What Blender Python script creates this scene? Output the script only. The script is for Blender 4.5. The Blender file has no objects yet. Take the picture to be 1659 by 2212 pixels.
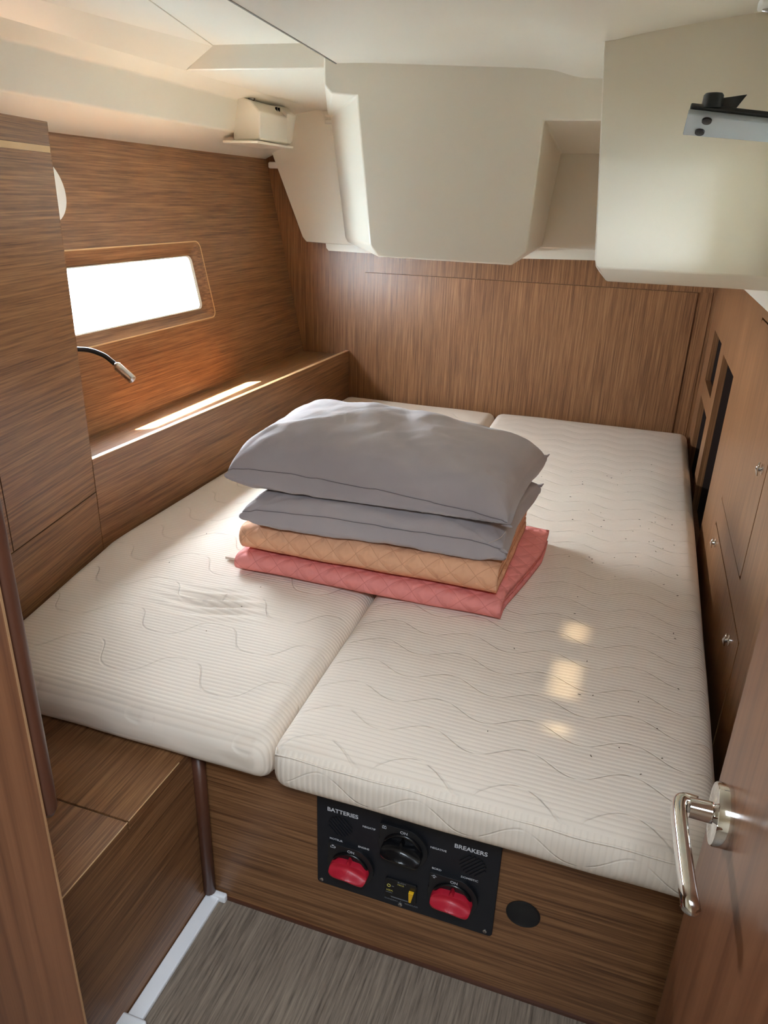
import bpy, bmesh, math, random
from mathutils import Vector, Matrix, noise
random.seed(7)
sc = bpy.context.scene
COL = sc.collection
PI = math.pi

# ------------------------------------------------------------------ camera, world, lights, exposure
cam = bpy.data.cameras.new('camera')
cam_o = bpy.data.objects.new('camera', cam); COL.objects.link(cam_o)
cam.sensor_fit = 'VERTICAL'; cam.sensor_height = 24.0; cam.lens = 24.0 * 1590.0 / 2212.0
cam.clip_start = 0.02
RIGHT = Vector((0.945397, 0.324640, 0.028875)); UP = Vector((-0.152088, 0.361069, 0.920053)); BACK = Vector((0.288261, -0.874207, 0.390728))
cam_o.matrix_world = Matrix(((RIGHT.x, UP.x, BACK.x, 0), (RIGHT.y, UP.y, BACK.y, 0), (RIGHT.z, UP.z, BACK.z, 1.25), (0, 0, 0, 1)))
sc.camera = cam_o

W = bpy.data.worlds.new('world'); sc.world = W; W.use_nodes = True
bg = W.node_tree.nodes['Background']; bg.inputs['Color'].default_value = (0.80, 0.90, 1.0, 1); bg.inputs['Strength'].default_value = 85.0

def light(name, kind, loc, energy, color=(1, 1, 1), size=None, target=None, direction=None):
    d = bpy.data.lights.new(name, kind); d.energy = energy; d.color = color
    o = bpy.data.objects.new(name, d); COL.objects.link(o); o.location = loc
    if size: d.shape = 'RECTANGLE'; d.size, d.size_y = size
    v = Vector(direction) if direction else Vector(target) - Vector(loc)
    o.rotation_euler = v.to_track_quat('-Z', 'Y').to_euler()
    return o
sun = light('sun', 'SUN', (-4, 0, 6), 330.0, (1.0, 0.93, 0.82), direction=(0.50, 0.27, -1.0)); sun.data.angle = math.radians(1.3)
light('saloon_hatch_daylight', 'AREA', (0.12, -0.25, 1.93), 34.0, (0.78, 0.89, 1.0), (0.6, 0.6), direction=(0, 0.2, -1))
p1 = light('side_window_portal', 'AREA', (-1.56, 1.95, 0.97), 1.0, size=(0.75, 0.24), direction=(1, 0, -0.15)); p1.data.cycles.is_portal = True
p2 = light('portlight_portal', 'AREA', (0.29, 1.49, 1.245), 1.0, size=(0.34, 0.17), direction=(-1, 0, 0)); p2.data.cycles.is_portal = True

sc.view_settings.view_transform = 'Standard'; sc.view_settings.look = 'None'
sc.view_settings.exposure = 0.42; sc.view_settings.gamma = 1.0; sc.view_settings.use_curve_mapping = False
try:
    sc.cycles.use_denoising = True; sc.cycles.max_bounces = 14; sc.cycles.diffuse_bounces = 8; sc.cycles.sample_clamp_indirect = 12.0
except Exception: pass

# ------------------------------------------------------------------ materials
def lin(r, g, b):
    f = lambda c: (c / 255 / 12.92) if c / 255 <= 0.04045 else ((c / 255 + 0.055) / 1.055) ** 2.4
    return (f(r), f(g), f(b), 1)
class N:
    """small node-tree helper"""
    def __init__(s, name):
        s.m = bpy.data.materials.new(name); s.m.use_nodes = True; s.t = s.m.node_tree
        s.b = s.t.nodes['Principled BSDF']
    def n(s, typ, **k):
        x = s.t.nodes.new(typ)
        for a, v in k.items(): setattr(x, a, v)
        return x
    def l(s, a, b): s.t.links.new(a, b)
    def math(s, op, a, b=None, c=None):
        x = s.n('ShaderNodeMath', operation=op)
        for i, v in enumerate((a, b, c)):
            if v is None: continue
            if isinstance(v, (int, float)): x.inputs[i].default_value = v
            else: s.l(v, x.inputs[i])
        return x.outputs[0]
    def ramp(s, fac, stops):
        x = s.n('ShaderNodeValToRGB'); e = x.color_ramp.elements
        while len(e) < len(stops): e.new(0.5)
        for i, (p, c) in enumerate(stops): e[i].position = p; e[i].color = c
        s.l(fac, x.inputs[0]); return x.outputs[0]
    def mapr(s, v, a, b, c, d, smooth=True):
        x = s.n('ShaderNodeMapRange', interpolation_type='SMOOTHSTEP' if smooth else 'LINEAR')
        s.l(v, x.inputs[0])
        for i, q in enumerate((a, b, c, d)): x.inputs[i + 1].default_value = q
        return x.outputs[0]
    def noise(s, vec, scale, detail=4, rough=0.5):
        x = s.n('ShaderNodeTexNoise'); x.inputs['Scale'].default_value = scale
        x.inputs['Detail'].default_value = detail; x.inputs['Roughness'].default_value = rough
        if vec is not None: s.l(vec, x.inputs['Vector'])
        return x.outputs[0]
    def coords(s, scale=None, rot=None, kind='Object'):
        tc = s.n('ShaderNodeTexCoord'); o = tc.outputs[kind]
        for key, val in (('Rotation', rot), ('Scale', scale)):
            if val:
                mp = s.n('ShaderNodeMapping'); mp.inputs[key].default_value = val
                s.l(o, mp.inputs['Vector']); o = mp.outputs[0]
        return o
    def bump(s, h, strength, dist):
        x = s.n('ShaderNodeBump'); x.inputs['Strength'].default_value = strength; x.inputs['Distance'].default_value = dist
        s.l(h, x.inputs['Height']); s.l(x.outputs[0], s.b.inputs['Normal'])
    def set(s, color=None, rough=None, metal=None, spec=None, **k):
        if color is not None: s.b.inputs['Base Color'].default_value = color
        if rough is not None: s.b.inputs['Roughness'].default_value = rough
        if metal is not None: s.b.inputs['Metallic'].default_value = metal
        if spec is not None: s.b.inputs['Specular IOR Level'].default_value = spec
        for a, v in k.items(): s.b.inputs[a].default_value = v
        return s

def plain(name, color, rough=0.5, metal=0.0, spec=0.5, var=0.06, scale=14, **k):
    m = N(name).set(color, rough, metal, spec, **k)
    v = m.noise(m.coords(), scale, 3)
    hi = tuple(min(1, c * (1 + var)) for c in color[:3]) + (1,); lo = tuple(c * (1 - var) for c in color[:3]) + (1,)
    m.l(m.ramp(v, [(0.3, lo), (0.7, hi)]), m.b.inputs['Base Color'])
    return m.m

def wood(name, axis, light_c, mid_c, dark_c, rot=None, rough=0.36, fine=270.0, along=5.0, spec=0.45):
    m = N(name).set(None, rough, 0, spec)
    sc_ = [fine] * 3; sc_['XYZ'.index(axis)] = along
    v = m.coords(tuple(sc_), rot)
    sc2 = [fine * 0.36] * 3; sc2['XYZ'.index(axis)] = along * 0.5
    v2 = m.coords(tuple(sc2), rot)
    a = m.noise(v, 1.0, 5, 0.7); b = m.noise(v2, 1.0, 3, 0.5); c = m.noise(m.coords(), 2.4, 2)
    f = m.math('ADD', m.math('MULTIPLY', a, 0.70), m.math('ADD', m.math('MULTIPLY', b, 0.22), m.math('MULTIPLY', c, 0.08)))
    m.l(m.ramp(f, [(0.37, dark_c), (0.48, mid_c), (0.61, light_c)]), m.b.inputs['Base Color'])
    m.bump(a, 0.25, 0.0006)
    return m.m
WL, WM, WD = lin(152, 110, 74), lin(121, 83, 53), lin(88, 56, 35)
wood_x = wood('teak_veneer_grain_across', 'X', WL, WM, WD)
wood_y = wood('teak_veneer_grain_along', 'Y', WL, WM, WD)
wood_z = wood('teak_veneer_grain_upright', 'Z', WL, WM, WD, fine=300)
wood_cab = wood('teak_veneer_angled_locker', 'Y', WL, WM, WD, rot=(0, 0, math.radians(-11.4)))
wood_door = wood('satin_door_veneer', 'Z', lin(132, 88, 62), lin(118, 76, 52), lin(98, 60, 42), rough=0.28, fine=60, along=1.2)
wood_edge = plain('pale_wood_edging', lin(205, 168, 122), 0.45)
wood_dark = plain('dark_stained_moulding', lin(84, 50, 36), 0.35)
floor_m = wood('grey_oak_floor', 'Y', lin(152, 138, 122), lin(126, 113, 100), lin(90, 79, 69), rough=0.5, fine=230, along=9)
gel = plain('cream_gelcoat', lin(233, 226, 210), 0.32, spec=0.45, var=0.012, scale=3)
white_pl = plain('white_plastic', lin(238, 234, 224), 0.4, var=0.01)
white_trim = plain('white_floor_trim', lin(242, 244, 248), 0.45, var=0.02)
seam_m = plain('grey_sealant', lin(120, 114, 104), 0.6)
black_m = plain('black_plastic', lin(20, 21, 24), 0.42, var=0.1)
black_gl = plain('black_gloss_plastic', lin(14, 14, 16), 0.25, var=0.1)
panel_m = plain('black_powder_coat', lin(17, 20, 28), 0.5, var=0.1, scale=60)
red_m = plain('red_plastic_knob', lin(178, 28, 48), 0.42, var=0.04)
yellow_m = plain('yellow_plastic', lin(238, 184, 30), 0.4)
print_m = plain('white_print', lin(214, 216, 222), 0.6)
print_y = plain('yellow_print', lin(196, 184, 90), 0.6)
grey_print = plain('grey_print', lin(120, 122, 126), 0.6)
chrome = plain('polished_chrome', (0.80, 0.79, 0.77, 1), 0.07, 1.0, var=0.01)
steel = plain('brushed_steel', (0.62, 0.60, 0.58, 1), 0.28, 1.0, var=0.05)
dark_void = plain('painted_locker_shade', lin(40, 24, 17), 0.6)  # dark brown puts the shade inside lockers and grooves into the colour

def glass_mat(name, tint, gloss=0.12, rough=0.02):
    m = N(name); t = m.t
    tr = m.n('ShaderNodeBsdfTransparent'); tr.inputs[0].default_value = tint
    gl = m.n('ShaderNodeBsdfGlossy'); gl.inputs[1].default_value = rough
    mx = m.n('ShaderNodeMixShader'); mx.inputs[0].default_value = gloss
    fr = m.n('ShaderNodeFresnel'); fr.inputs[0].default_value = 1.45
    nz = m.noise(m.coords(), 30, 2); f = m.math('MULTIPLY', fr.outputs[0], m.mapr(nz, 0, 1, 0.8, 1.1))
    m.l(f, mx.inputs[0]); m.l(tr.outputs[0], mx.inputs[1]); m.l(gl.outputs[0], mx.inputs[2])
    m.l(mx.outputs[0], t.nodes['Material Output'].inputs[0])
    return m.m
glass = glass_mat('window_glass', (0.97, 0.98, 0.98, 1))
smoked = glass_mat('sun_dimming_acrylic', (0.07, 0.064, 0.052, 1))  # dark tint that weakens the sun above the added slits
acrylic = N('clear_acrylic').set(lin(214, 224, 232), 0.18, 0, 0.6)
acrylic.b.inputs['Transmission Weight'].default_value = 0.55; acrylic.b.inputs['IOR'].default_value = 1.3
acrylic.l(acrylic.mapr(acrylic.noise(acrylic.coords(), 25, 3), 0.3, 0.7, 0.14, 0.2), acrylic.b.inputs['Roughness']); acrylic = acrylic.m

def mattress_mat(name, rib_axis, S, A, P, square, phase, rib=0.0092):
    """knitted cover: fine ribs, quilted wave lines"""
    m = N(name).set(None, 0.85, 0, 0.2)
    sp = m.n('ShaderNodeSeparateXYZ'); m.l(m.coords(), sp.inputs[0]); x, y, z = sp.outputs
    wob = m.noise(m.coords(), 3.0, 2)
    r = {'Y': y, 'X': x, 'Z': m.math('ADD', z, m.math('MULTIPLY', x, 0.12))}[rib_axis]
    ribs = m.math('SINE', m.math('MULTIPLY', m.math('ADD', r, m.math('MULTIPLY', wob, 0.006)), 2 * PI / rib))
    s = m.math('SINE', m.math('ADD', m.math('MULTIPLY', x, 2 * PI / P), phase))
    if square: s = m.math('TANH', m.math('MULTIPLY', s, 1.8))
    along = m.math('ADD', y, m.math('MULTIPLY', z, -0.8)) if rib_axis != 'X' else m.math('MULTIPLY', z, 1.0)
    t = m.math('DIVIDE', m.math('ADD', along, m.math('MULTIPLY', s, A)), S)
    tri = m.math('ABSOLUTE', m.math('SUBTRACT', m.math('FRACT', t), 0.5))
    line = m.mapr(tri, 0.0, 0.034, 1.0, 0.0)
    puff = m.mapr(tri, 0.0, 0.5, 0.0, 1.0)
    gaps = m.mapr(m.math('SINE', m.math('ADD', m.math('MULTIPLY', x, 4 * PI / P), phase * 2 + 0.7)), -0.95, -0.5, 0.15, 1.0)
    line = m.math('MULTIPLY', line, gaps)
    if rib_axis == 'X': line = m.math('MULTIPLY', line, 0.45)
    h = m.math('ADD', m.math('MULTIPLY', ribs, 0.10), m.math('SUBTRACT', m.math('MULTIPLY', puff, 0.4), m.math('MULTIPLY', line, 0.6)))
    m.bump(h, 0.8, 0.0032)
    base, dk = lin(233, 221, 207), lin(206, 192, 176)
    f = m.math('ADD', m.math('MULTIPLY', m.mapr(ribs, -1.0, -0.3, 0.42 if rib_axis == 'Y' else 0.2, 0.0), 1.0), m.math('MULTIPLY', line, 0.12))
    m.l(m.ramp(f, [(0.0, base), (1.0, dk)]), m.b.inputs['Base Color'])
    return m.m
matt_top_r = mattress_mat('mattress_knit_chevron', 'Y', 0.074, 0.016, 0.155, False, 1.1)
matt_side_r = mattress_mat('mattress_knit_border', 'X', 0.075, 0.02, 0.155, False, 0.4)
matt_top_l = mattress_mat('mattress_knit_scroll', 'Y', 0.125, 0.036, 0.21, True, 0.3)

def cloth(name, c1, c2, scale=900):
    m = N(name).set(None, 0.9, 0, 0.15)
    m.b.inputs['Sheen Weight'].default_value = 0.15
    v = m.noise(m.coords(), 5, 3)
    m.l(m.ramp(v, [(0.35, c1), (0.7, c2)]), m.b.inputs['Base Color'])
    w = m.noise(m.coords(), scale, 2)
    cr = m.noise(m.coords((34, 12, 20), (0, 0, 0.5)), 1.0, 3, 0.55)
    m.bump(m.math('ADD', m.math('MULTIPLY', w, 0.10), m.math('MULTIPLY', cr, 1.0)), 0.35, 0.006)
    return m.m
seam_grey = plain('grey_thread', lin(124, 117, 119), 0.8)
pillow_m = cloth('grey_cotton', lin(170, 162, 163), lin(182, 174, 174))
def quilt(name, c1, c2):
    m = N(name).set(None, 0.75, 0, 0.25)
    uv = m.n('ShaderNodeTexCoord').outputs['UV']
    sp = m.n('ShaderNodeSeparateXYZ'); m.l(uv, sp.inputs[0]); u, v, _ = sp.outputs
    a = m.math('ABSOLUTE', m.math('SUBTRACT', m.math('FRACT', m.math('DIVIDE', m.math('ADD', u, v), 0.052)), 0.5))
    b = m.math('ABSOLUTE', m.math('SUBTRACT', m.math('FRACT', m.math('DIVIDE', m.math('SUBTRACT', u, v), 0.052)), 0.5))
    mn = m.math('MINIMUM', a, b)
    puff = m.mapr(mn, 0.0, 0.30, 0.0, 1.0); line = m.mapr(mn, 0.0, 0.028, 1.0, 0.0)
    mp = m.n('ShaderNodeMapping'); mp.inputs['Scale'].default_value = (110, 26, 1); m.l(uv, mp.inputs[0])
    cr = m.noise(mp.outputs[0], 1.0, 3)
    h = m.math('ADD', m.math('MULTIPLY', puff, 0.8), m.math('MULTIPLY', cr, 0.35))
    m.bump(h, 0.75, 0.0034)
    f = m.math('ADD', m.math('MULTIPLY', line, 0.6), m.math('MULTIPLY', cr, 0.2))
    m.l(m.ramp(f, [(0.0, c1), (1.0, c2)]), m.b.inputs['Base Color'])
    return m.m
quilt_o = quilt('apricot_quilted_cotton', lin(234, 180, 144), lin(186, 126, 94))
quilt_p = quilt('rose_quilted_cotton', lin(236, 150, 144), lin(190, 98, 94))
quilt_back = cloth('pale_quilt_backing', lin(214, 198, 182), lin(224, 208, 194))

# ------------------------------------------------------------------ helpers
def mesh_obj(name, verts, faces, mat=None, parent=None, smooth=False, mats=None, fmat=None, bevel=None, seg=2, uvs=None):
    me = bpy.data.meshes.new(name); me.from_pydata([tuple(v) for v in verts], [], faces); me.validate()
    bm = bmesh.new(); bm.from_mesh(me); bmesh.ops.recalc_face_normals(bm, faces=bm.faces[:]); bm.to_mesh(me); bm.free()
    o = bpy.data.objects.new(name, me); COL.objects.link(o)
    for m in (mats or [mat]): me.materials.append(m)
    if fmat:
        for p, i in zip(me.polygons, fmat): p.material_index = i
    if smooth: me.shade_smooth()
    if parent: o.parent = parent
    if bevel:
        md = o.modifiers.new('bevel', 'BEVEL'); md.width = bevel; md.segments = seg; md.limit_method = 'ANGLE'; md.angle_limit = math.radians(25); md.harden_normals = False
        me.shade_smooth()
        md2 = o.modifiers.new('wn', 'WEIGHTED_NORMAL'); md2.keep_sharp = False
    return o
def box_v(x0, x1, y0, y1, z0, z1):
    return [(x0, y0, z0), (x1, y0, z0), (x1, y1, z0), (x0, y1, z0), (x0, y0, z1), (x1, y0, z1), (x1, y1, z1), (x0, y1, z1)]
BOXF = [(0, 3, 2, 1), (4, 5, 6, 7), (0, 1, 5, 4), (1, 2, 6, 5), (2, 3, 7, 6), (3, 0, 4, 7)]
def box(name, x0, x1, y0, y1, z0, z1, mat, parent=None, bevel=None):
    return mesh_obj(name, box_v(x0, x1, y0, y1, z0, z1), BOXF, mat, parent, bevel=bevel)
def boxes(name, lst, mat, parent=None, bevel=None):
    v, f = [], []
    for b in lst:
        k = len(v); v += box_v(*b); f += [tuple(i + k for i in q) for q in BOXF]
    return mesh_obj(name, v, f, mat, parent, bevel=bevel)
def loft(name, rings, mat, parent=None, cap=True, bevel=None, smooth=False, closed=True, seg=2):
    n = len(rings[0]); v = [p for r in rings for p in r]; f = []
    for k in range(len(rings) - 1):
        for i in range(n if closed else n - 1):
            j = (i + 1) % n
            f.append((k * n + i, k * n + j, (k + 1) * n + j, (k + 1) * n + i))
    if cap and closed: f.append(tuple(range(n))); f.append(tuple((len(rings) - 1) * n + i for i in range(n)))
    return mesh_obj(name, v, f, mat, parent, smooth=smooth, bevel=bevel, seg=seg)
def prism_xz(name, pts, y0, y1, mat, parent=None, **k): return loft(name, [[(x, y0, z) for x, z in pts], [(x, y1, z) for x, z in pts]], mat, parent, **k)
def prism_xy(name, pts, z0, z1, mat, parent=None, **k): return loft(name, [[(x, y, z0) for x, y in pts], [(x, y, z1) for x, y in pts]], mat, parent, **k)
def prism_yz(name, pts, x0, x1, mat, parent=None, **k): return loft(name, [[(x0, y, z) for y, z in pts], [(x1, y, z) for y, z in pts]], mat, parent, **k)
def frame_of(t):
    t = t.normalized(); a = Vector((0, 0, 1)) if abs(t.z) < 0.9 else Vector((1, 0, 0))
    u = t.cross(a).normalized(); return u, t.cross(u).normalized()
def tube(name, pts, rad, mat, parent=None, n=12, closed=False):
    pts = [Vector(p) for p in pts]; rings = []; L = len(pts)
    rads = rad if isinstance(rad, (list, tuple)) else [rad] * L
    u = None
    for i, p in enumerate(pts):
        t = pts[min(i + 1, L - 1)] - pts[max(i - 1, 0)]
        if u is None: u, w = frame_of(t)
        else:
            t.normalize(); u = (u - t * u.dot(t)).normalized(); w = t.cross(u)
        rings.append([p + (u * math.cos(2 * PI * k / n) + w * math.sin(2 * PI * k / n)) * rads[i] for k in range(n)])
    return loft(name, rings, mat, parent, smooth=True)
def lathe(name, origin, axis, prof, mat, parent=None, n=28, smooth=True):
    """prof: list of (distance along axis, radius)"""
    o = Vector(origin); t = Vector(axis).normalized(); u, w = frame_of(t)
    rings = [[o + t * d + (u * math.cos(2 * PI * k / n) + w * math.sin(2 * PI * k / n)) * max(r, 1e-5) for k in range(n)] for d, r in prof]
    ob = loft(name, rings, mat, parent, smooth=smooth)
    if smooth:
        ob.data.set_sharp_from_angle(angle=math.radians(40))
    return ob
def rrect(x0, x1, y0, y1, r, n=5):
    """rounded rectangle outline, counter-clockwise"""
    out = []
    for cx, cy, a in ((x1 - r, y0 + r, -90), (x1 - r, y1 - r, 0), (x0 + r, y1 - r, 90), (x0 + r, y0 + r, 180)):
        for k in range(n + 1):
            t = math.radians(a + 90 * k / n); out.append((cx + r * math.cos(t), cy + r * math.sin(t)))
    return out
def lerp(a, b, t): return a + (b - a) * t
def interp(tab, x):
    if x <= tab[0][0]: return tab[0][1]
    for (a, p), (b, q) in zip(tab, tab[1:]):
        if x <= b: return lerp(p, q, (x - a) / (b - a))
    return tab[-1][1]
def thing(name, label, cat, loc=(0, 0, 0), group=None):
    o = bpy.data.objects.new(name, None); COL.objects.link(o); o.empty_display_size = 0.05
    o.matrix_world = Matrix.Translation(loc)
    tag(o, label, cat, group); return o
def tag(o, label, cat=None, group=None, kind=None):
    if label: o['label'] = label
    if cat: o['category'] = cat
    if group: o['group'] = group
    if kind: o['kind'] = kind
    return o
def structure(o, label, cat): return tag(o, label, cat, kind='structure')
def attach(ch, parent):
    """parent a world-space mesh to a thing without moving it"""
    bpy.context.view_layer.update()
    ch.parent = parent; ch.matrix_parent_inverse = parent.matrix_world.inverted(); return ch
def rounded_box(dims, cuts, r):
    """subdivided box with rounded edges in local coordinates, returns verts, faces, face side ids"""
    X, Y, Z = dims; nx, ny, nz = cuts; verts, faces, sides, idx = [], [], [], {}
    def edgegrid(n, L, rr):
        k = 4; a = [rr * (1 - math.cos(PI / 2 * i / k)) for i in range(k)]
        mid = [rr + (L - 2 * rr) * i / n for i in range(n + 1)]
        return a + mid + [L - q for q in reversed(a)]
    gx, gy, gz = edgegrid(nx, X, r), edgegrid(ny, Y, r), edgegrid(nz, Z, min(r, Z / 2 * 0.98))
    rz = min(r, Z / 2 * 0.98)
    def vid(p):
        key = tuple(round(c, 6) for c in p)
        if key not in idx:
            q = [min(max(p[0], r), X - r), min(max(p[1], r), Y - r), min(max(p[2], rz), Z - rz)]
            d = Vector((p[0] - q[0], p[1] - q[1], (p[2] - q[2]) * r / rz))
            if d.length > 1e-9: d = d.normalized() * r
            idx[key] = len(verts); verts.append(Vector((q[0] + d.x, q[1] + d.y, q[2] + d.z * rz / r)))
        return idx[key]
    def face(ga, gb, mk, s):
        for i in range(len(ga) - 1):
            for j in range(len(gb) - 1):
                faces.append(tuple(vid(mk(*ab)) for ab in ((ga[i], gb[j]), (ga[i + 1], gb[j]), (ga[i + 1], gb[j + 1]), (ga[i], gb[j + 1])))); sides.append(s)
    face(gx, gy, lambda a, b: (a, b, 0), 'b'); face(gx, gy, lambda a, b: (a, b, Z), 't')
    face(gx, gz, lambda a, b: (a, 0, b), 'f'); face(gx, gz, lambda a, b: (a, Y, b), 'k')
    face(gy, gz, lambda a, b: (0, a, b), 'l'); face(gy, gz, lambda a, b: (X, a, b), 'r')
    return verts, faces, sides

# ================================================================== THE SETTING
YB = 2.98                                   # back bulkhead
HX = lambda z, off=0.0: -1.38 - (z - 0.626) * 0.203 - off     # leaning hull lining

# floor and saloon shell (the saloon lies behind the camera)
fl = box('floor', -0.62, 0.45, -1.7, 0.90, -0.03, 0.0, floor_m); structure(fl, 'grey brown wood grain cabin floor', 'floor')

wa = mesh_obj('harbour_water', [(-60, -60, -0.9), (60, -60, -0.9), (60, 60, -0.9), (-60, 60, -0.9)], [(0, 1, 2, 3)], plain('pale_harbour_water', lin(98, 112, 118), 0.35, scale=1.5, var=0.2))
tag(wa, 'sunlit harbour water outside the side window', 'water', kind='stuff')
# back bulkhead with the large raised panel
wb = box('wall_back', -1.75, 0.40, YB, YB + 0.03, -0.03, 1.75, wood_z); structure(wb, 'teak veneer back wall with upright grain', 'wall')
bp = box('back_panel', -1.095, 0.186, YB - 0.007, YB + 0.002, 0.36, 0.9725, wood_z, wb, bevel=0.0012)
box('upper_panel', -1.095, 0.30, YB - 0.0055, YB + 0.002, 0.9750, 1.2, wood_z, wb)
box('corner_strip', 0.1885, 0.236, YB - 0.002, YB + 0.002, 0.36, 1.2, wood_z, wb)

# hull lining with window recess ------------------------------------------------
def ring_hull(pts, off): return [(HX(z, off), y, z) for y, z in pts]
def plate_with_hole(name, outer, hole, mk, mat, parent=None):
    bm = bmesh.new()
    loops = []
    for pts in (outer, hole):
        vs = [bm.verts.new(mk(*p)) for p in pts]; loops.append(vs)
        for a, b in zip(vs, vs[1:] + vs[:1]): bm.edges.new((a, b))
    bmesh.ops.triangle_fill(bm, edges=bm.edges[:], use_beauty=True)
    me = bpy.data.meshes.new(name); bm.to_mesh(me); bm.free()
    o = bpy.data.objects.new(name, me); COL.objects.link(o); me.materials.append(mat)
    if parent: o.parent = parent
    return o
REC = rrect(1.56, 2.345, 0.852, 1.098, 0.022, 6)
INN = rrect(1.60, 2.288, 0.884, 1.056, 0.020, 6)
OFF = 0.011
wl = plate_with_hole('wall_left', [(0.35, 0.50), (YB, 0.50), (YB, 1.40), (0.35, 1.40)], REC, lambda y, z: (HX(z), y, z), wood_y)
structure(wl, 'teak veneer hull lining around the recessed side window', 'wall')
loft('recess_lining', [ring_hull(REC, 0.0), ring_hull(INN, OFF)], wood_y, wl, cap=False)
# pale edging round the recess mouth
def hull_band(name, pts, w, off, mat, parent, proud=0.0015):
    cy = sum(p[0] for p in pts) / len(pts); cz = sum(p[1] for p in pts) / len(pts)
    out = []
    for i, (y, z) in enumerate(pts):
        a, b = pts[i - 1], pts[(i + 1) % len(pts)]
        t = Vector((b[0] - a[0], b[1] - a[1])).normalized(); out.append((y + t.y * w, z - t.x * w))
    r1 = ring_hull(pts, off); r2 = ring_hull(pts, off - proud); r3 = ring_hull(out, off - proud); r4 = ring_hull(out, off)
    return loft(name, [r1, r2, r3, r4], mat, parent, cap=False)
hull_band('edging', REC, 0.0035, 0.0, wood_edge, wl)
# outer hull so that no light leaks round the lining
plate_with_hole('hull_skin', [(0.2, -0.1), (YB + 0.1, -0.1), (YB + 0.1, 1.78), (0.2, 1.78)], rrect(1.58, 2.31, 0.874, 1.072, 0.02, 6), lambda y, z: (HX(z, OFF + 0.012), y, z), gel, wl)
w1 = thing('window_1', 'slanted side window in white frame, glowing with daylight', 'window', (HX(0.97, OFF), 1.95, 0.88)); w1['kind'] = 'structure'
FRI = rrect(1.604, 2.272, 0.888, 1.053, 0.017, 6)
attach(loft('window_frame', [ring_hull(INN, OFF - 0.004), ring_hull(FRI, OFF - 0.004), ring_hull(FRI, OFF + 0.010), ring_hull(INN, OFF + 0.010), ring_hull(INN, OFF - 0.004)], white_pl, cap=False), w1)
attach(mesh_obj('pane', ring_hull(FRI, OFF + 0.006), [tuple(range(len(FRI)))], glass), w1)

# right wall with open lockers and flush locker doors ------------------------------
XW = 0.25
def yz_plate(name, holes, y0, y1, z0, z1, mat, x=XW):
    ys = sorted({y0, y1} | {h[0] for h in holes} | {h[1] for h in holes}); zs = sorted({z0, z1} | {h[2] for h in holes} | {h[3] for h in holes})
    bl = []
    for a, b in zip(ys, ys[1:]):
        for c, d in zip(zs, zs[1:]):
            if any(h[0] <= (a + b) / 2 <= h[1] and h[2] <= (c + d) / 2 <= h[3] for h in holes): continue
            bl.append((a, b, c, d))
    v, f, ids = [], [], {}
    def vid(p):
        if p not in ids: ids[p] = len(v); v.append(p)
        return ids[p]
    for a, b, c, d in bl: f.append([vid((x, a, c)), vid((x, b, c)), vid((x, b, d)), vid((x, a, d))])
    o = mesh_obj(name, v, f, mat)
    m = o.modifiers.new('s', 'SOLIDIFY'); m.thickness = 0.018; m.offset = 0
    return o
SLOT = [(2.50, 2.79, 0.70, 0.872), (2.065, 2.39, 0.36, 0.858), (2.50, 2.82, 0.36, 0.638)]
DOOR1 = (1.362, 1.803, 0.618, 1.040); DOOR2 = (1.238, 1.812, 0.30, 0.557)
wr = yz_plate('wall_right', SLOT + [DOOR1, DOOR2], 0.95, YB, 0.0, 1.058, wood_z, XW + 0.009); structure(wr, 'teak veneer right wall with open lockers and flush doors', 'wall')
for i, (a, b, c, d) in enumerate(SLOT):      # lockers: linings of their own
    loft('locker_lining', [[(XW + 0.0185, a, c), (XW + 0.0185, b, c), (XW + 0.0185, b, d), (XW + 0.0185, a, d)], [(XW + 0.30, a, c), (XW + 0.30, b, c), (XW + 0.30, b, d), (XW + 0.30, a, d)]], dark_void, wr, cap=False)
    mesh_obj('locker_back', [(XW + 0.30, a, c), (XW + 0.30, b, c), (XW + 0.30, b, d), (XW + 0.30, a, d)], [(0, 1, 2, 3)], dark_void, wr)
def latch(y, z, parent):
    o = lathe('latch', (XW, y, z), (-1, 0, 0), [(0, 0.0105), (0.003, 0.0105), (0.004, 0.008), (0.0045, 0.0045), (0.009, 0.004), (0.011, 0.0)], chrome, parent, 20)
    return o
for (a, b, c, d), lat in ((DOOR1, [(1.395, 0.826)]), (DOOR2, [(1.735, 0.531), (1.318, 0.514)])):
    g = 0.0034
    dr = prism_yz('locker_door', rrect(a + g, b - g, c + g, d - g, 0.012, 5), XW - 0.0005, XW + 0.016, wood_z, wr)
    for y, z in lat:
        latch(y, z, dr)
        tube('latch', [(XW - 0.008, y, z - 0.013), (XW - 0.011, y, z), (XW - 0.008, y, z + 0.013)], [0.0015, 0.003, 0.0015], chrome, dr, 8)
# backing coloured dark as the shade in the grooves and white moulded upper side with the portlight opening
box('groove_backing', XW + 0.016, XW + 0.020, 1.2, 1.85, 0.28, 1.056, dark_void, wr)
ur = yz_plate('upper_side', [(1.32, 1.66, 1.16, 1.33)], 0.20, YB, 1.058, 1.75, gel, XW + 0.009); ur.parent = wr
yz_plate('outer_side', [(1.32, 1.66, 1.16, 1.33)], 0.20, YB, -0.05, 1.75, gel, XW + 0.33).parent = wr
PO, PI_ = rrect(1.32, 1.66, 1.16, 1.33, 0.001, 1), rrect(1.32, 1.66, 1.16, 1.33, 0.001, 1)
loft('portlight_reveal', [[(XW, y, z) for y, z in PO], [(XW + 0.51, y, z) for y, z in PI_]], white_pl, wr, cap=False)

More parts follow.
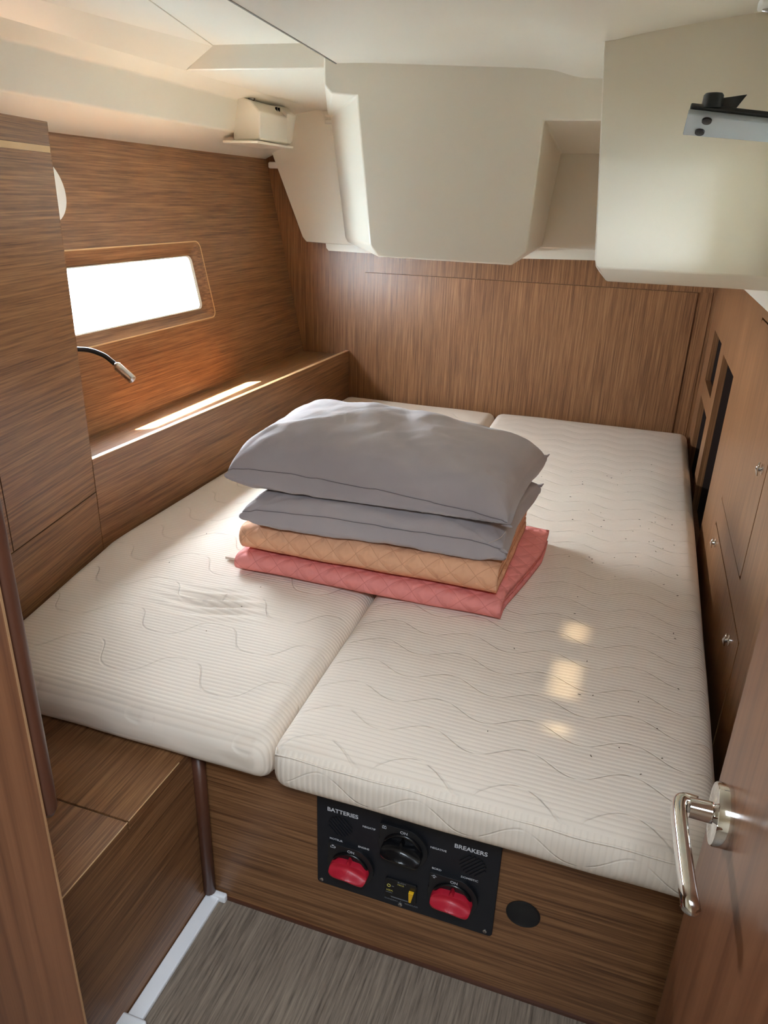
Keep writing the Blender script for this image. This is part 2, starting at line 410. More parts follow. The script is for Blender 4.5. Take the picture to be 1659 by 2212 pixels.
# saloon shell behind the camera (daylight comes in by its hatch) ----------------------
wf = boxes('wall_front', [(-1.75, -0.514, 0.446, 0.4484, -0.03, 1.75), (0.215, 0.60, 0.12, 0.15, -0.03, 1.75)], wood_door); structure(wf, 'blurred teak bulkhead panel at the left door opening', 'wall')
box('edging', -0.5142, -0.5136, 0.4458, 0.4484, 0.0, 1.70, plain('worn_panel_edge', lin(168, 128, 92), 0.45), wf)
boxes('saloon_side', [(-1.75, -1.72, -1.7, 0.45, -0.03, 1.95), (0.60, 0.63, -1.7, 0.95, -0.03, 1.95), (-1.75, 0.63, -1.73, -1.70, -0.03, 1.95)], gel, wf)
boxes('saloon_floor_and_light_seal', [(-1.95, 0.75, -1.75, YB + 0.1, -0.08, -0.06), (-1.95, 0.75, YB + 0.05, YB + 0.1, -0.08, 1.95), (0.62, 0.75, -1.75, YB + 0.1, -0.08, 1.15), (0.62, 0.75, -1.75, YB + 0.1, 1.39, 1.95), (0.62, 0.75, -1.75, 1.31, 1.15, 1.39), (0.62, 0.75, 1.67, YB + 0.1, 1.15, 1.39), (-1.75, -0.60, -1.7, 0.449, -0.03, 0.0), (0.44, 0.63, -1.7, 0.95, -0.03, 0.0)], floor_m, wf)  # also holds unseen boxes round the cabin, added to stop light leaks
ds = tube('trim_1', [(-0.5225, 0.4605, 0.628), (-0.5225, 0.4605, 0.636), (-0.5225, 0.4605, 0.66), (-0.5225, 0.4605, 1.0), (-0.5225, 0.4605, 1.55)], [0.006, 0.0098, 0.0105, 0.0105, 0.0105], wood_dark, None, 14)
structure(ds, 'dark rounded door stop strip on the left door frame', 'trim')

# ------------------------------------------------------------------ overhead: cream moulded ceiling
# one extruded cove along the hull, profile in x-z
cv = prism_xz('ceiling', [(HX(1.387) - 0.05, 1.387), (HX(1.387), 1.387), (-1.400, 1.446), (-1.381, 1.545), (-1.277, 1.562), (-1.277, 1.64), (-1.62, 1.64)], 0.35, YB, gel, bevel=0.006, seg=3)
structure(cv, 'cream moulded ceiling with cove, recess and hanging cockpit mouldings', 'ceiling')
# sloped side of the recess, end face, recess top and lower panel behind it
pa = [(-1.280, 0.35, 1.560), (-1.280, 2.02, 1.560)]
v = [(-1.279, 0.35, 1.559), (-1.279, 2.02, 1.559), (-1.187, 2.02, 1.613), (-0.72, 0.35, 1.613),
     (-0.72, 0.35, 1.68), (-1.187, 2.02, 1.68), (-1.279, 2.02, 1.68), (-1.279, 0.35, 1.68)]
mesh_obj('recess_side', v, [(0, 1, 2, 3), (3, 2, 5, 4), (0, 3, 4, 7), (1, 6, 5, 2), (0, 7, 6, 1), (4, 5, 6, 7)], gel, cv)
v = [(-1.279, 2.02, 1.559), (-0.80, 2.05, 1.559), (-0.80, 2.04, 1.62), (-1.19, 2.015, 1.62),
     (-1.279, 2.94, 1.556), (-0.80, 2.94, 1.553), (-0.80, 2.98, 1.66), (-1.279, 2.98, 1.66)]
mesh_obj('aft_panel', v, [(0, 1, 2, 3), (0, 4, 5, 1), (3, 2, 6, 7), (0, 3, 7, 4), (1, 5, 6, 2), (4, 7, 6, 5)], gel, cv, bevel=0.004)
# main ceiling: height field with the shallow moulded swells
nx, ny = 64, 72; X0, X1, Y0, Y1 = -1.30, 0.60, 0.19, 2.03
vs, fs = [], []
def ceil_z(x, y):
    z = 1.5635 + 0.10 * max(0, x + 0.13) * (1 if x < 0.2 else 0.33 / max(0.33, x + 0.13))
    g = math.exp(-((x + 0.33) / 0.17) ** 2 - ((y - 1.74) / 0.13) ** 2); z += 0.016 * g
    t = 1 / (1 + math.exp(-(x + 0.245) / 0.018)); u = 1 / (1 + math.exp(-(y - 1.60) / 0.05))
    z -= 0.020 * t * u * math.exp(-max(0, x + 0.14) / 0.10)
    d = 1.998 - y
    if x > -0.8: z -= 0.026 * math.exp(-max(0, d) / 0.030) * max(0.0, min(1, (x + 0.75) / 0.5))
    return z
SLITS = [(-0.595, -0.552, 0.995, 1.062), (-0.600, -0.552, 0.802, 0.918), (-0.592, -0.556, 0.700, 0.728)]     # unseen holes added so that sun spots fall on the mattress
ys = sorted({lerp(Y0, Y1, j / ny) for j in range(ny + 1)} | {q for b in SLITS for q in b[2:]})
xs = sorted({lerp(-0.56, X1, i / 56) for i in range(57)} | {-0.600, -0.595, -0.592, -0.556, -0.552, -0.62, -0.64, -0.66, -0.68})
for y in ys:
    e = -0.785 - (y - 1.6) * 0.097; row = [e] + [e + (-0.70 - e) * q for q in (0.4, 0.8)] + xs
    for x in row: vs.append((x, y, ceil_z(x, y)))
nr = len(xs) + 3
for j in range(len(ys) - 1):
    for i in range(nr - 1):
        k = j * nr + i; cx_ = (vs[k][0] + vs[k + 1][0]) / 2; cy_ = (ys[j] + ys[j + 1]) / 2
        if any(a < cx_ < b and c < cy_ < d for a, b, c, d in SLITS): continue
        fs.append((k, k + 1, k + nr + 1, k + nr))
mesh_obj('deckhead', vs, fs, gel, cv, smooth=True)
box('recess_top', -1.75, -0.70, 0.10, 2.05, 1.6155, 1.66, gel, cv)
sx = lambda y: -0.785 - (y - 1.6) * 0.097
mesh_obj('seam', [(sx(y) + a, y, z) for y in (0.4, 2.0) for a, z in ((-0.003, 1.562), (0.001, 1.562), (0.001, 1.58), (-0.003, 1.58))], [(0, 1, 5, 4), (1, 2, 6, 5), (2, 3, 7, 6), (3, 0, 4, 7)], seam_m, cv)
boxes('deck', [(-1.66, -0.78, 0.0, YB + 0.1, 1.76, 1.80), (-0.58, 0.75, 0.0, YB + 0.1, 1.76, 1.80), (-0.78, -0.58, 0.0, 0.55, 1.76, 1.80), (-0.78, -0.58, 1.10, YB + 0.1, 1.76, 1.80), (-1.80, 0.75, -1.75, 0.2, 1.95, 2.0), (-1.80, 0.75, 0.18, 0.20, 1.74, 2.0)], gel, cv)

box('added_sun_dimming_pane', -0.80, -0.56, 0.53, 1.12, 1.801, 1.802, smoked, cv)  # unseen pane added to dim the sun before it reaches the slits
# back GRP panel against the bulkhead, slanted left edge
bpn = prism_xz('aft_bulkhead_panel', [(-1.553, 1.56), (-1.482, 1.385), (-1.362, 1.098), (-1.345, 1.080), (-1.18, 1.076), (-0.40, 1.100), (XW, 1.106), (XW, 1.70), (-1.553, 1.70)], 2.945, 2.972, gel, cv, bevel=0.004)
mesh_lip = prism_xz('aft_lip', [(-1.262, 1.085), (-1.258, 1.060), (-1.248, 1.050), (-0.9, 1.047), (-0.2, 1.066), (XW, 1.068), (XW, 1.12), (-1.262, 1.12)], 2.952, 2.974, gel, cv)
box('aft_ridge', -1.26, -0.9, 2.930, 2.950, 1.535, 1.556, gel, cv, bevel=0.006)
box('aft_ridge', -1.26, -0.9, 2.938, 2.950, 1.510, 1.528, gel, cv, bevel=0.006)
# central cockpit moulding
F = [(-0.860, 1.66), (-0.857, 1.515), (-0.838, 1.496), (-0.768, 1.490), (-0.724, 1.135), (-0.700, 1.105), (-0.333, 1.103), (-0.297, 1.136), (-0.287, 1.434), (-0.08, 1.434), (-0.08, 1.66)]
B = [(-1.25, 1.66), (-1.25, 1.556), (-1.245, 1.540), (-1.235, 1.535), (-1.172, 1.105), (-1.160, 1.086), (-0.420, 1.086), (-0.384, 1.108), (-0.352, 1.418), (-0.08, 1.418), (-0.08, 1.66)]
cm = loft('cockpit_moulding', [[(x, 2.0, z) for x, z in F], [(x, 2.945, z) for x, z in B]], gel, cv, bevel=0.014, seg=4)
# right-hand moulding, nearer
F0 = [(-0.160, 1.66), (-0.112, 1.145), (-0.108, 1.128), (-0.102, 1.1265), (0.28, 1.1265), (0.28, 1.66)]
F1 = [(-0.153, 1.66), (-0.108, 1.145), (-0.102, 1.118), (-0.082, 1.097), (0.28, 1.097), (0.28, 1.66)]
Bk = [(-0.12, 1.66), (-0.09, 1.13), (-0.085, 1.105), (-0.07, 1.09), (0.28, 1.09), (0.28, 1.66)]
rm = loft('side_moulding', [[(x, 1.745, z) for x, z in F0], [(x, 1.772, z) for x, z in F1], [(x, 2.945, z) for x, z in Bk]], gel, cv, bevel=0.006, seg=3)
lathe('drain_boss', (-0.19, 2.944, 1.36), (0, -1, 0), [(0, 0.020), (0.010, 0.020), (0.014, 0.012), (0.016, 0)], gel, cv)
box('clip', -0.205, -0.201, 2.935, 2.945, 1.372, 1.388, black_m, cv)


# fitting at the aft end of the cove
ft = thing('plastic_housing', 'small cream plastic housing at the end of the ceiling cove', 'housing', (-1.36, 2.6, 1.41))
attach(prism_xz('body', [(-1.405, 1.420), (-1.302, 1.424), (-1.300, 1.508), (-1.338, 1.543), (-1.405, 1.558)], 2.49, 2.70, gel, bevel=0.006, seg=3), ft)
attach(prism_xz('end_flange', [(-1.40, 1.425), (-1.325, 1.428), (-1.300, 1.520), (-1.335, 1.548), (-1.40, 1.552)], 2.70, 2.775, gel, bevel=0.003), ft)
attach(prism_xz('base_flange', [(-1.43, 1.411), (-1.296, 1.411), (-1.294, 1.419), (-1.43, 1.419)], 2.46, 2.735, gel, bevel=0.003), ft)
nrm = Vector((0.68, 0, 0.73))
hc = Vector((-1.348, 2.525, 1.5475))
attach(lathe('screw_hole', hc, (0.35, -0.35, 0.85), [(0, 0.012), (0.003, 0.012), (0.003, 0.009), (-0.004, 0.006)], seam_m), ft)
attach(lathe('screw_cap', hc - Vector((0, 0, 0.002)), (0.35, -0.35, 0.85), [(0, 0.007), (0.006, 0.006), (0.008, 0)], white_pl), ft)
for yy in (2.655, 2.675):
    attach(box('slot', -1.326, -1.319, yy, yy + 0.004, 1.524, 1.538, black_m), ft)
br = mesh_obj('clip_bracket', *rounded_box((0.050, 0.020, 0.024), (3, 2, 2), 0.007)[:2], white_pl, smooth=True); br.location = (-1.510, 2.945, 1.352)
tag(br, 'tiny cream clip where hull lining meets the aft panel', 'clip')

# ================================================================== LEFT SIDE FURNITURE
# angled locker front: line from (-0.991,0.468) to (-1.165,1.331)
def cab_x(y): return -1.165 + (1.331 - y) * 0.2015
cab = thing('side_locker', 'tall veneered side locker with grooved panels beside the window', 'locker', (-1.25, 0.95, 0.37))
attach(prism_xy('carcass', [(cab_x(0.470) - 0.012, 0.470), (cab_x(1.329) - 0.012, 1.329), (-1.372, 1.329), (-1.372, 0.470)], 0.367, 1.370, wood_cab), cab)
def cab_panel(name, y0, y1, z0, z1, mat, proud=0.0):
    n = Vector((0.980, 0.197))
    pts = [(cab_x(y0) + n.x * proud, y0 + n.y * proud * 0), (cab_x(y1) + n.x * proud, y1), (cab_x(y1) - 0.013, y1), (cab_x(y0) - 0.013, y0)]
    return attach(prism_xy(name, pts, z0, z1, mat), cab)
cab_panel('plinth_panel', 0.470, 1.331, 0.367, 0.5855, wood_cab)
cab_panel('door', 1.0075, 1.331, 0.5885, 1.316, wood_cab)
cab_panel('door', 0.470, 1.0045, 0.5885, 1.316, wood_cab)
cab_panel('pale_band', 0.470, 1.331, 1.3165, 1.3285, wood_edge)
cab_panel('top_rail', 0.470, 1.331, 1.329, 1.372, wood_cab)
attach(box('end_panel', HX(0.95) + 0.06, -1.166, 1.3295, 1.334, 0.65, 1.372, wood_cab), cab)

# shelf along the hull with upstanding front
sh = thing('hull_shelf', 'long veneered shelf ledge below the side window', 'shelf', (-1.27, 2.1, 0.37))
attach(box('shelf_board', -1.50, -1.1785, 1.335, YB - 0.001, 0.608, 0.626, wood_y), sh)
fv = [(-1.165, 1.333, 0.367), (-1.165, YB - 0.001, 0.367), (-1.165, YB - 0.001, 0.645), (-1.165, 1.333, 0.667), (-1.178, 1.333, 0.367), (-1.178, YB - 0.001, 0.367), (-1.178, YB - 0.001, 0.645), (-1.178, 1.333, 0.667)]
attach(mesh_obj('front_board', fv, [(0, 1, 2, 3), (4, 7, 6, 5), (0, 3, 7, 4), (1, 5, 6, 2), (3, 2, 6, 7), (0, 4, 5, 1)], wood_y), sh)
ev = [(-1.1645, 1.333, 0.6668), (-1.1645, YB - 0.001, 0.6448), (-1.1645, YB - 0.001, 0.6465), (-1.1645, 1.333, 0.6685), (-1.1785, 1.333, 0.6668), (-1.1785, YB - 0.001, 0.6448), (-1.1785, YB - 0.001, 0.6465), (-1.1785, 1.333, 0.6685)]
attach(mesh_obj('lipping', ev, [(0, 1, 2, 3), (4, 7, 6, 5), (0, 3, 7, 4), (1, 5, 6, 2), (3, 2, 6, 7), (0, 4, 5, 1)], wood_edge), sh)

# white disc on the hull lining
HN = Vector((1, 0, 0.203)).normalized()
dc = lathe('speaker_disc', (HX(1.25) + 0.0005, 1.662, 1.25), HN, [(0, 0.086), (0.006, 0.086), (0.008, 0.083), (0.0085, 0.0)], white_pl, None, 48)
tag(dc, 'flat white round disc on the hull lining, half hidden', 'disc')

# reading lamp
lp = thing('reading_lamp', 'black gooseneck reading lamp with small chrome head', 'lamp', (HX(0.862), 1.47, 0.862))
pts = [(HX(0.862), 1.47, 0.862), (-1.40, 1.53, 0.868), (-1.355, 1.575, 0.868), (-1.318, 1.595, 0.855), (-1.292, 1.60, 0.838), (-1.268, 1.60, 0.820)]
# smooth the arm
def smooth_path(p, k=6):
    p = [Vector(q) for q in p]; out = []
    for i in range(len(p) - 1):
        a, b, c, d = p[max(i - 1, 0)], p[i], p[i + 1], p[min(i + 2, len(p) - 1)]
        for j in range(k):
            t = j / k; out.append(0.5 * ((2 * b) + (c - a) * t + (2 * a - 5 * b + 4 * c - d) * t * t + (3 * b - a - 3 * c + d) * t ** 3))
    return out + [p[-1]]
attach(lathe('rosette', (HX(0.862), 1.47, 0.862), HN, [(0, 0.022), (0.006, 0.022), (0.009, 0.018), (0.010, 0.0)], black_m), lp)
attach(tube('gooseneck', smooth_path(pts), 0.0062, black_m, None, 14), lp)
ax = (Vector((-1.226, 1.597, 0.793)) - Vector((-1.276, 1.60, 0.826))).normalized()
hd = lathe('head', Vector((-1.279, 1.600, 0.828)), ax, [(0, 0.0), (0.0, 0.0095), (0.002, 0.0115), (0.055, 0.0115), (0.058, 0.0105), (0.056, 0.008), (0.045, 0.0)], steel, None, 24)
attach(hd, lp)
attach(lathe('collar', Vector((-1.279, 1.600, 0.828)) - ax * 0.004, ax, [(0, 0.008), (0.006, 0.0118), (0.009, 0.0118)], chrome, None, 24), lp)

# step locker (seat) at the left of the floor
st = thing('step_locker', 'low veneered step locker with lift-up lids left of the floor', 'locker', (-0.85, 0.66, 0.0))
attach(box('side_panel', -0.636, -0.6215, 0.470, 0.874, 0.0, 0.349, wood_y), st)
attach(box('lid', -0.8715, -0.620, 0.470, 0.6815, 0.350, 0.3665, wood_y, bevel=0.001), st)
attach(box('lid', -0.8715, -0.620, 0.6845, 0.874, 0.350, 0.3665, wood_y, bevel=0.001), st)
attach(prism_xy('fixed_top', [(-0.8735, 0.470), (-0.8735, 0.874), (-1.075, 0.874), (-1.01, 0.470)], 0.350, 0.3665, wood_y), st)
attach(boxes('lipping', [(-0.6205, -0.6192, 0.470, 0.6815, 0.3655, 0.3672), (-0.6205, -0.6192, 0.6845, 0.82, 0.3655, 0.3672)], wood_edge), st)
attach(boxes('inner_frame', [(-1.0, -0.64, 0.60, 0.62, 0.0, 0.349)], wood_dark), st)

# berth base
bb = thing('berth_base', 'dark veneered berth base with a plain front board', 'bed base', (-0.3, 1.9, 0.0))
attach(box('front_board', -0.6205, 0.24, 0.875, 0.893, 0.0, 0.350, wood_x), bb)
attach(prism_xy('platform', [(-0.6205, 0.876), (0.238, 0.876), (0.238, YB - 0.01), (-1.163, YB - 0.01), (-1.163, 1.335), (-1.072, 0.876)], 0.351, 0.3665, wood_x), bb)
attach(tube('corner_post', [(-0.612, 0.863, 0.018), (-0.612, 0.863, 0.022), (-0.612, 0.863, 0.2), (-0.612, 0.863, 0.350)], [0.008, 0.0115, 0.0115, 0.0115], wood_dark, None, 14), st)
attach(box('toe_shadow_strip', -0.60, 0.24, 0.871, 0.875, 0.0, 0.006, wood_dark), bb)  # thin dark strip standing in for shade along the board's foot

# white floor trim
bs = thing('baseboard_left', 'white plastic floor edge trim beside the step locker', 'baseboard', (-0.608, 0.75, 0.0)); bs['kind'] = 'structure'
attach(box('strip', -0.6205, -0.592, 0.617, 0.872, 0.0, 0.011, white_trim, bevel=0.003), bs)
attach(mesh_obj('end_block', [(-0.626, 0.474, 0), (-0.578, 0.474, 0), (-0.578, 0.618, 0), (-0.626, 0.618, 0), (-0.626, 0.474, 0.022), (-0.578, 0.474, 0.022), (-0.578, 0.618, 0.022), (-0.626, 0.618, 0.022)], BOXF, white_trim, bevel=0.005, seg=3), bs)
attach(mesh_obj('end_cap', [(a + -0.613, b + 0.861, c) for a, b, c in rounded_box((0.034, 0.012, 0.018), (2, 2, 2), 0.004)[0]], rounded_box((0.034, 0.012, 0.018), (2, 2, 2), 0.004)[1], white_trim, smooth=True), bs)

# ================================================================== MATTRESSES
def mattress(name, label, y0, y1, xl, xr, z0, T, r, mats, cuts, extra=None, border=False, group=None):
    Wd = 0.72
    v, f, sd = rounded_box((Wd, y1 - y0, T), cuts, r)
    t = thing(name, label, 'mattress', ((interp(xl, 1.9) + interp(xr, 1.9)) / 2, (y0 + y1) / 2, z0))
    out = []
    for p in v:
        y = y0 + p.y; a, b = interp(xl, y), interp(xr, y); u = p.x / Wd
        x = lerp(a, b, u); w = p.z / T
        ex = min(p.x, Wd - p.x); ey = min(p.y, y1 - y0 - p.y)
        crown = 0.006 * min(1, ex / 0.10) * min(1, ey / 0.12) + 0.0025 * noise.noise(Vector((x * 5, y * 5, 3)))
        z = z0 + p.z + crown * w
        # soft sides
        if p.y < 0.02: y -= 0.008 * math.sin(PI * w) + 0.003 * noise.noise(Vector((x * 9, 0, w * 3)))
        if extra: x, y, z = extra(x, y, z, w)
        out.append((x, y, z))
    fm = [1 if (border and s in 'frlk') else 0 for s in sd]
    o = mesh_obj('cover', out, f, mats=mats, fmat=fm, smooth=True); attach(o, t)
    return t
XL_R = [(0.8, -0.447), (2.95, -0.497)]; XR_R = [(0.8, 0.214), (1.1, 0.222), (2.95, 0.243)]
mr = mattress('mattress', 'cream wave-quilted mattress on the right, beside the locker wall', 0.820, 2.955, XL_R, XR_R, 0.367, 0.092, 0.030, [matt_top_r, matt_side_r], (40, 80, 3), border=True, group='berth mattresses')
XL_L = [(0.82, -1.058), (1.345, -1.161), (1.40, -1.163), (2.95, -1.162)]; XR_L = [(0.8, -0.4485), (2.95, -0.4985)]
def wrink(x, y, z, w):
    if w > 0.8:
        d = math.hypot((x + 0.755) / 0.11, (y - 1.165) / 0.050)
        a = math.exp(-d * d)
        z += a * 0.006 * math.sin((y - 0.10 * x + 0.012 * math.sin(x * 22)) * 2 * PI / 0.031)
    return x, y, z
ml = mattress('mattress', 'cream mattress on the left, along the shelf, rippled near its front', 0.822, 2.955, XL_L, XR_L, 0.367, 0.090, 0.034, [matt_top_l], (90, 260, 3), extra=wrink, group='berth mattresses')
pip = [(interp(XL_R, 0.82) + 0.006, 0.832, 0.444)] + [(lerp(-0.436, 0.205, k / 24), 0.8175 + 0.001 * math.sin(k), 0.4435 + 0.001 * math.sin(k * 1.7)) for k in range(25)] + [(0.212, 0.832, 0.444)]
attach(tube('piping', pip, 0.0016, matt_side_r, None, 8), mr)

# ================================================================== BEDDING PILE
def quilt_obj(name, label, mat, x0f, x1f, yf, yb, z0, z1, layers, amp=0.006, seed=0):
    t = thing(name, label, 'quilt', ((x0f(1.5) + x1f(1.5)) / 2, (yf + yb) / 2, z0))
    H = z1 - z0; th = H / (2 * layers + 0.3)
    for L in range(layers):
        a0 = z0 + L * th; a1 = z1 - L * th; y_in = yf + L * th * 1.2
        R = (a1 - a0) / 2
        def path(off):      # outline at distance off from the outer surface
            r = R - off; pts = []
            n = 14
            for k in range(n): pts.append((lerp(yb, y_in + R, k / n), a0 + off))
            for k in range(11): q = -PI / 2 - PI * k / 10; pts.append((y_in + R + r * math.cos(q), a0 + R + r * math.sin(q)))
            for k in range(1, n + 1): pts.append((lerp(y_in + R, yb, k / n), a1 - off))
            return pts
        po, pi = path(0), path(th * 0.94)
        s = [0]
        for a, b in zip(po, po[1:]): s.append(s[-1] + math.hypot(b[0] - a[0], b[1] - a[1]))
        NX = 60; verts, faces = [], []; uv = {}
        m = len(po)
        for i in range(NX + 1):
            for side, P in ((0, po), (1, pi)):
                for k, (y, z) in enumerate(P):
                    xx0 = x0f(y) + 0.006 * noise.noise(Vector((L * 3 + seed, y * 9, 1))) + L * 0.004; xx1 = x1f(y) + 0.006 * noise.noise(Vector((L * 3 + seed, y * 9, 5))) - L * 0.005
                    x = lerp(xx0, xx1, i / NX)
                    nz = noise.noise(Vector((x * 9 + seed, y * 9, z * 20))); e = min(1, min(i, NX - i) / 4)
                    dy = amp * nz * (1 if k > 5 else 0.3); dz = amp * 0.8 * noise.noise(Vector((x * 11, y * 6 + seed, 2.0))) if side == 0 and z > (z0 + z1) / 2 else 0.0
                    sag = -0.10 * (z1 - z0) * (1 - e) * (z - z0) / H
                    uv[len(verts)] = (x, s[k]); verts.append((x, y + dy, max(z + dz + sag, z0)))
        S = 2 * m
        for i in range(NX):
            for k in range(m - 1):
                a = i * S + k; faces.append((a, a + 1, a + S + 1, a + S)); b = a + m; faces.append((b, b + S, b + S + 1, b + 1))
            for k in (0, m - 1):
                a = i * S + k; faces.append((a, a + S, a + S + m, a + m))
        for i in (0, NX):
            for k in range(m - 1): a = i * S + k; faces.append((a, a + m, a + m + 1, a + 1))
        o = mesh_obj('fold' if L else 'outer_fold', verts, faces, mat, smooth=True)
        ul = o.data.uv_layers.new(name='UVMap')
        for lo in o.data.loops: ul.data[lo.index].uv = uv[lo.vertex_index]
        attach(o, t)
    return t
qp = quilt_obj('folded_quilt', 'folded rose pink quilt at the bottom of the bedding pile', quilt_p, lambda y: -0.778, lambda y: -0.176 + 0.045 * max(0, min(1, (y - 1.36) / 0.24)), 1.300, 1.72, 0.467, 0.508, 2, seed=1)
fv = [(-0.776, 1.33, 0.475), (-0.83, 1.345, 0.466), (-0.80, 1.40, 0.472), (-0.772, 1.42, 0.482)]
fl_ = loft('corner_flap', [fv, [(x, y, z + 0.006) for x, y, z in fv]], quilt_back, smooth=False); attach(fl_, qp)
qo = quilt_obj('folded_quilt', 'folded apricot quilt between the grey pillows and the pink quilt', quilt_o, lambda y: -0.772, lambda y: -0.192 + 0.012 * (y - 1.3), 1.312, 1.70, 0.512, 0.576, 2, seed=4)

def pillow(name, label, FL, FR, BR, BL, zc, Tt, Tb, seed, floor_z=None, ceil_z_=None):
    t = thing(name, label, 'pillow', (sum(p[0] for p in (FL, FR, BR, BL)) / 4, sum(p[1] for p in (FL, FR, BR, BL)) / 4, zc - Tb))
    NU, NV = 72, 56; c = [Vector(p) for p in (FL, FR, BR, BL)]
    verts, faces = [], []
    prof = lambda q, n=2.9: max(0.0, 1 - abs(q) ** n) ** (1 / n)
    def base(u, v):
        k = 0.055
        uu = u * (1 - k * (1 - v * v)); vv = v * (1 - k * (1 - u * u))
        a, b = (uu + 1) / 2, (vv + 1) / 2
        return (c[0] * (1 - a) + c[1] * a) * (1 - b) + (c[3] * (1 - a) + c[2] * a) * b
    ids = {}
    for side in (1, -1):
        for j in range(NV + 1):
            for i in range(NU + 1):
                u = math.sin(PI / 2 * (2 * i / NU - 1)); v = math.sin(PI / 2 * (2 * j / NV - 1))
                rim = i in (0, NU) or j in (0, NV)
                if rim and side == -1: ids[(side, i, j)] = ids[(1, i, j)]; continue
                p = base(u, v); h = prof(u) * prof(v) if side == 1 else prof(u, 4.0) * prof(v, 4.0)
                T = Tt * (1 - 0.16 * u) if side == 1 else Tb
                z = p.z + side * T * h
                # creases running in from the corners and edges
                cr = 0.0
                e = max(abs(u), abs(v))
                w1_ = noise.noise(Vector((u * 3.1 + v * 2.2 + seed, v * 1.4 - u * 1.2, seed)))
                w2_ = noise.noise(Vector((math.atan2(abs(v) - 1.05, abs(u) - 1.05) * 7 + seed, e * 1.2, seed * 2)))
                w3_ = 1 - abs(noise.noise(Vector((u * 3.4 - v * 2.6 + seed, u * 0.9 + v * 1.6, seed * 3)))) * 2
                cr = 0.009 * w1_ * h ** 0.5 + 0.010 * w2_ * (abs(u * v) ** 1.2) * (h ** 0.4) + 0.003 * noise.noise(Vector((u * 9 + seed, v * 4, 7))) * h ** 0.4
                cr += 0.010 * max(0, w3_ - 0.45) * h ** 0.5 * max(0.0, min(1.0, (0.35 - v) * 1.2 + 0.3 * u))
                z += cr * side
                if ceil_z_ is not None and side == 1 and z > ceil_z_: z = ceil_z_ + 0.06 * (z - ceil_z_)
                # lower half swells outwards
                if side == -1:
                    s_ = math.sin(PI * min(1, h)) if h < 1 else 0
                    p = p + Vector(((c[1] - c[0]).normalized() * u * abs(u) * 0.014 * s_ + (c[3] - c[0]).normalized() * v * abs(v) * 0.014 * s_))
                if floor_z is not None: z = max(z, floor_z + 0.0008 * (i % 2))
                ids[(side, i, j)] = len(verts); verts.append((p.x, p.y, z))
        for j in range(NV):
            for i in range(NU):
                q = [ids[(side, a, b)] for a, b in ((i, j), (i + 1, j), (i + 1, j + 1), (i, j + 1))]
                faces.append(tuple(q))
    o = mesh_obj('pillowcase', verts, faces, pillow_m, smooth=True); attach(o, t)
    # stitched hem along the front
    pts = []
    for i in range(2, NU - 1, 1):
        pts.append(Vector(verts[ids[(1, i, 1)]]) + Vector((0, -0.0006, 0.0004)))
    attach(tube('hem_seam', pts, 0.0008, seam_grey, None, 6), t)
    for k, cc in enumerate((FR, BR)):
        d = (Vector(cc) - sum(c, Vector()) / 4); d.z = 0; d.normalize()
        attach(tube('corner_tip', [Vector(cc) - d * 0.012, Vector(cc) + d * 0.006, Vector(cc) + d * 0.012 + Vector((0, 0, 0.005 * k))], [0.006, 0.0035, 0.0012], pillow_m, None, 8), t)
    return t
pillow('pillow', 'flattened grey pillow under the top pillow, on the apricot quilt', (-0.757, 1.306, 0.612), (-0.188, 1.345, 0.606), (-0.170, 1.715, 0.618), (-0.765, 1.70, 0.615), 0.61, 0.058, 0.045, 3.3, floor_z=0.580, ceil_z_=0.652)
pillow('pillow', 'plump grey pillow on top of the bedding pile', (-0.805, 1.335, 0.688), (-0.188, 1.370, 0.652), (-0.166, 1.730, 0.690), (-0.795, 1.700, 0.700), 0.70, 0.112, 0.036, 8.1, floor_z=0.657)
# loose thread hanging from the top pillow corner
th_ = tube('loose_thread', smooth_path([(-0.190, 1.366, 0.640), (-0.198, 1.358, 0.628), (-0.212, 1.350, 0.620), (-0.222, 1.347, 0.616)], 4), 0.0006, quilt_back, None, 6)
tag(th_, 'loose pale thread hanging from the top pillow corner', 'thread')

# crumbs scattered on the mattresses
cb = bmesh.new(); rr = random.Random(5)
def mat_z(x, y): return 0.4655
for k in range(150):
    y = rr.choice((rr.uniform(0.95, 2.0), rr.uniform(1.6, 2.5))); x = rr.choice((rr.uniform(-0.05, 0.18), rr.uniform(-0.42, 0.18), rr.uniform(-0.95, -0.5)))
    if -0.86 < x < -0.1 and 1.26 < y < 1.80: continue
    L = rr.uniform(0.0012, 0.0034); a = rr.uniform(0, PI)
    mt_ = Matrix.Translation((x, y, mat_z(x, y))) @ Matrix.Rotation(a, 4, 'Z') @ Matrix.Diagonal((L, 0.0009, 0.0009, 1))
    bmesh.ops.create_icosphere(cb, subdivisions=1, radius=1.0, matrix=mt_)
me = bpy.data.meshes.new('crumbs'); cb.to_mesh(me); cb.free(); co = bpy.data.objects.new('crumbs', me); COL.objects.link(co)
me.materials.append(plain('crumb_brown', lin(92, 74, 56), 0.8)); tag(co, 'tiny brown crumbs scattered over both mattresses', 'crumbs', kind='stuff')

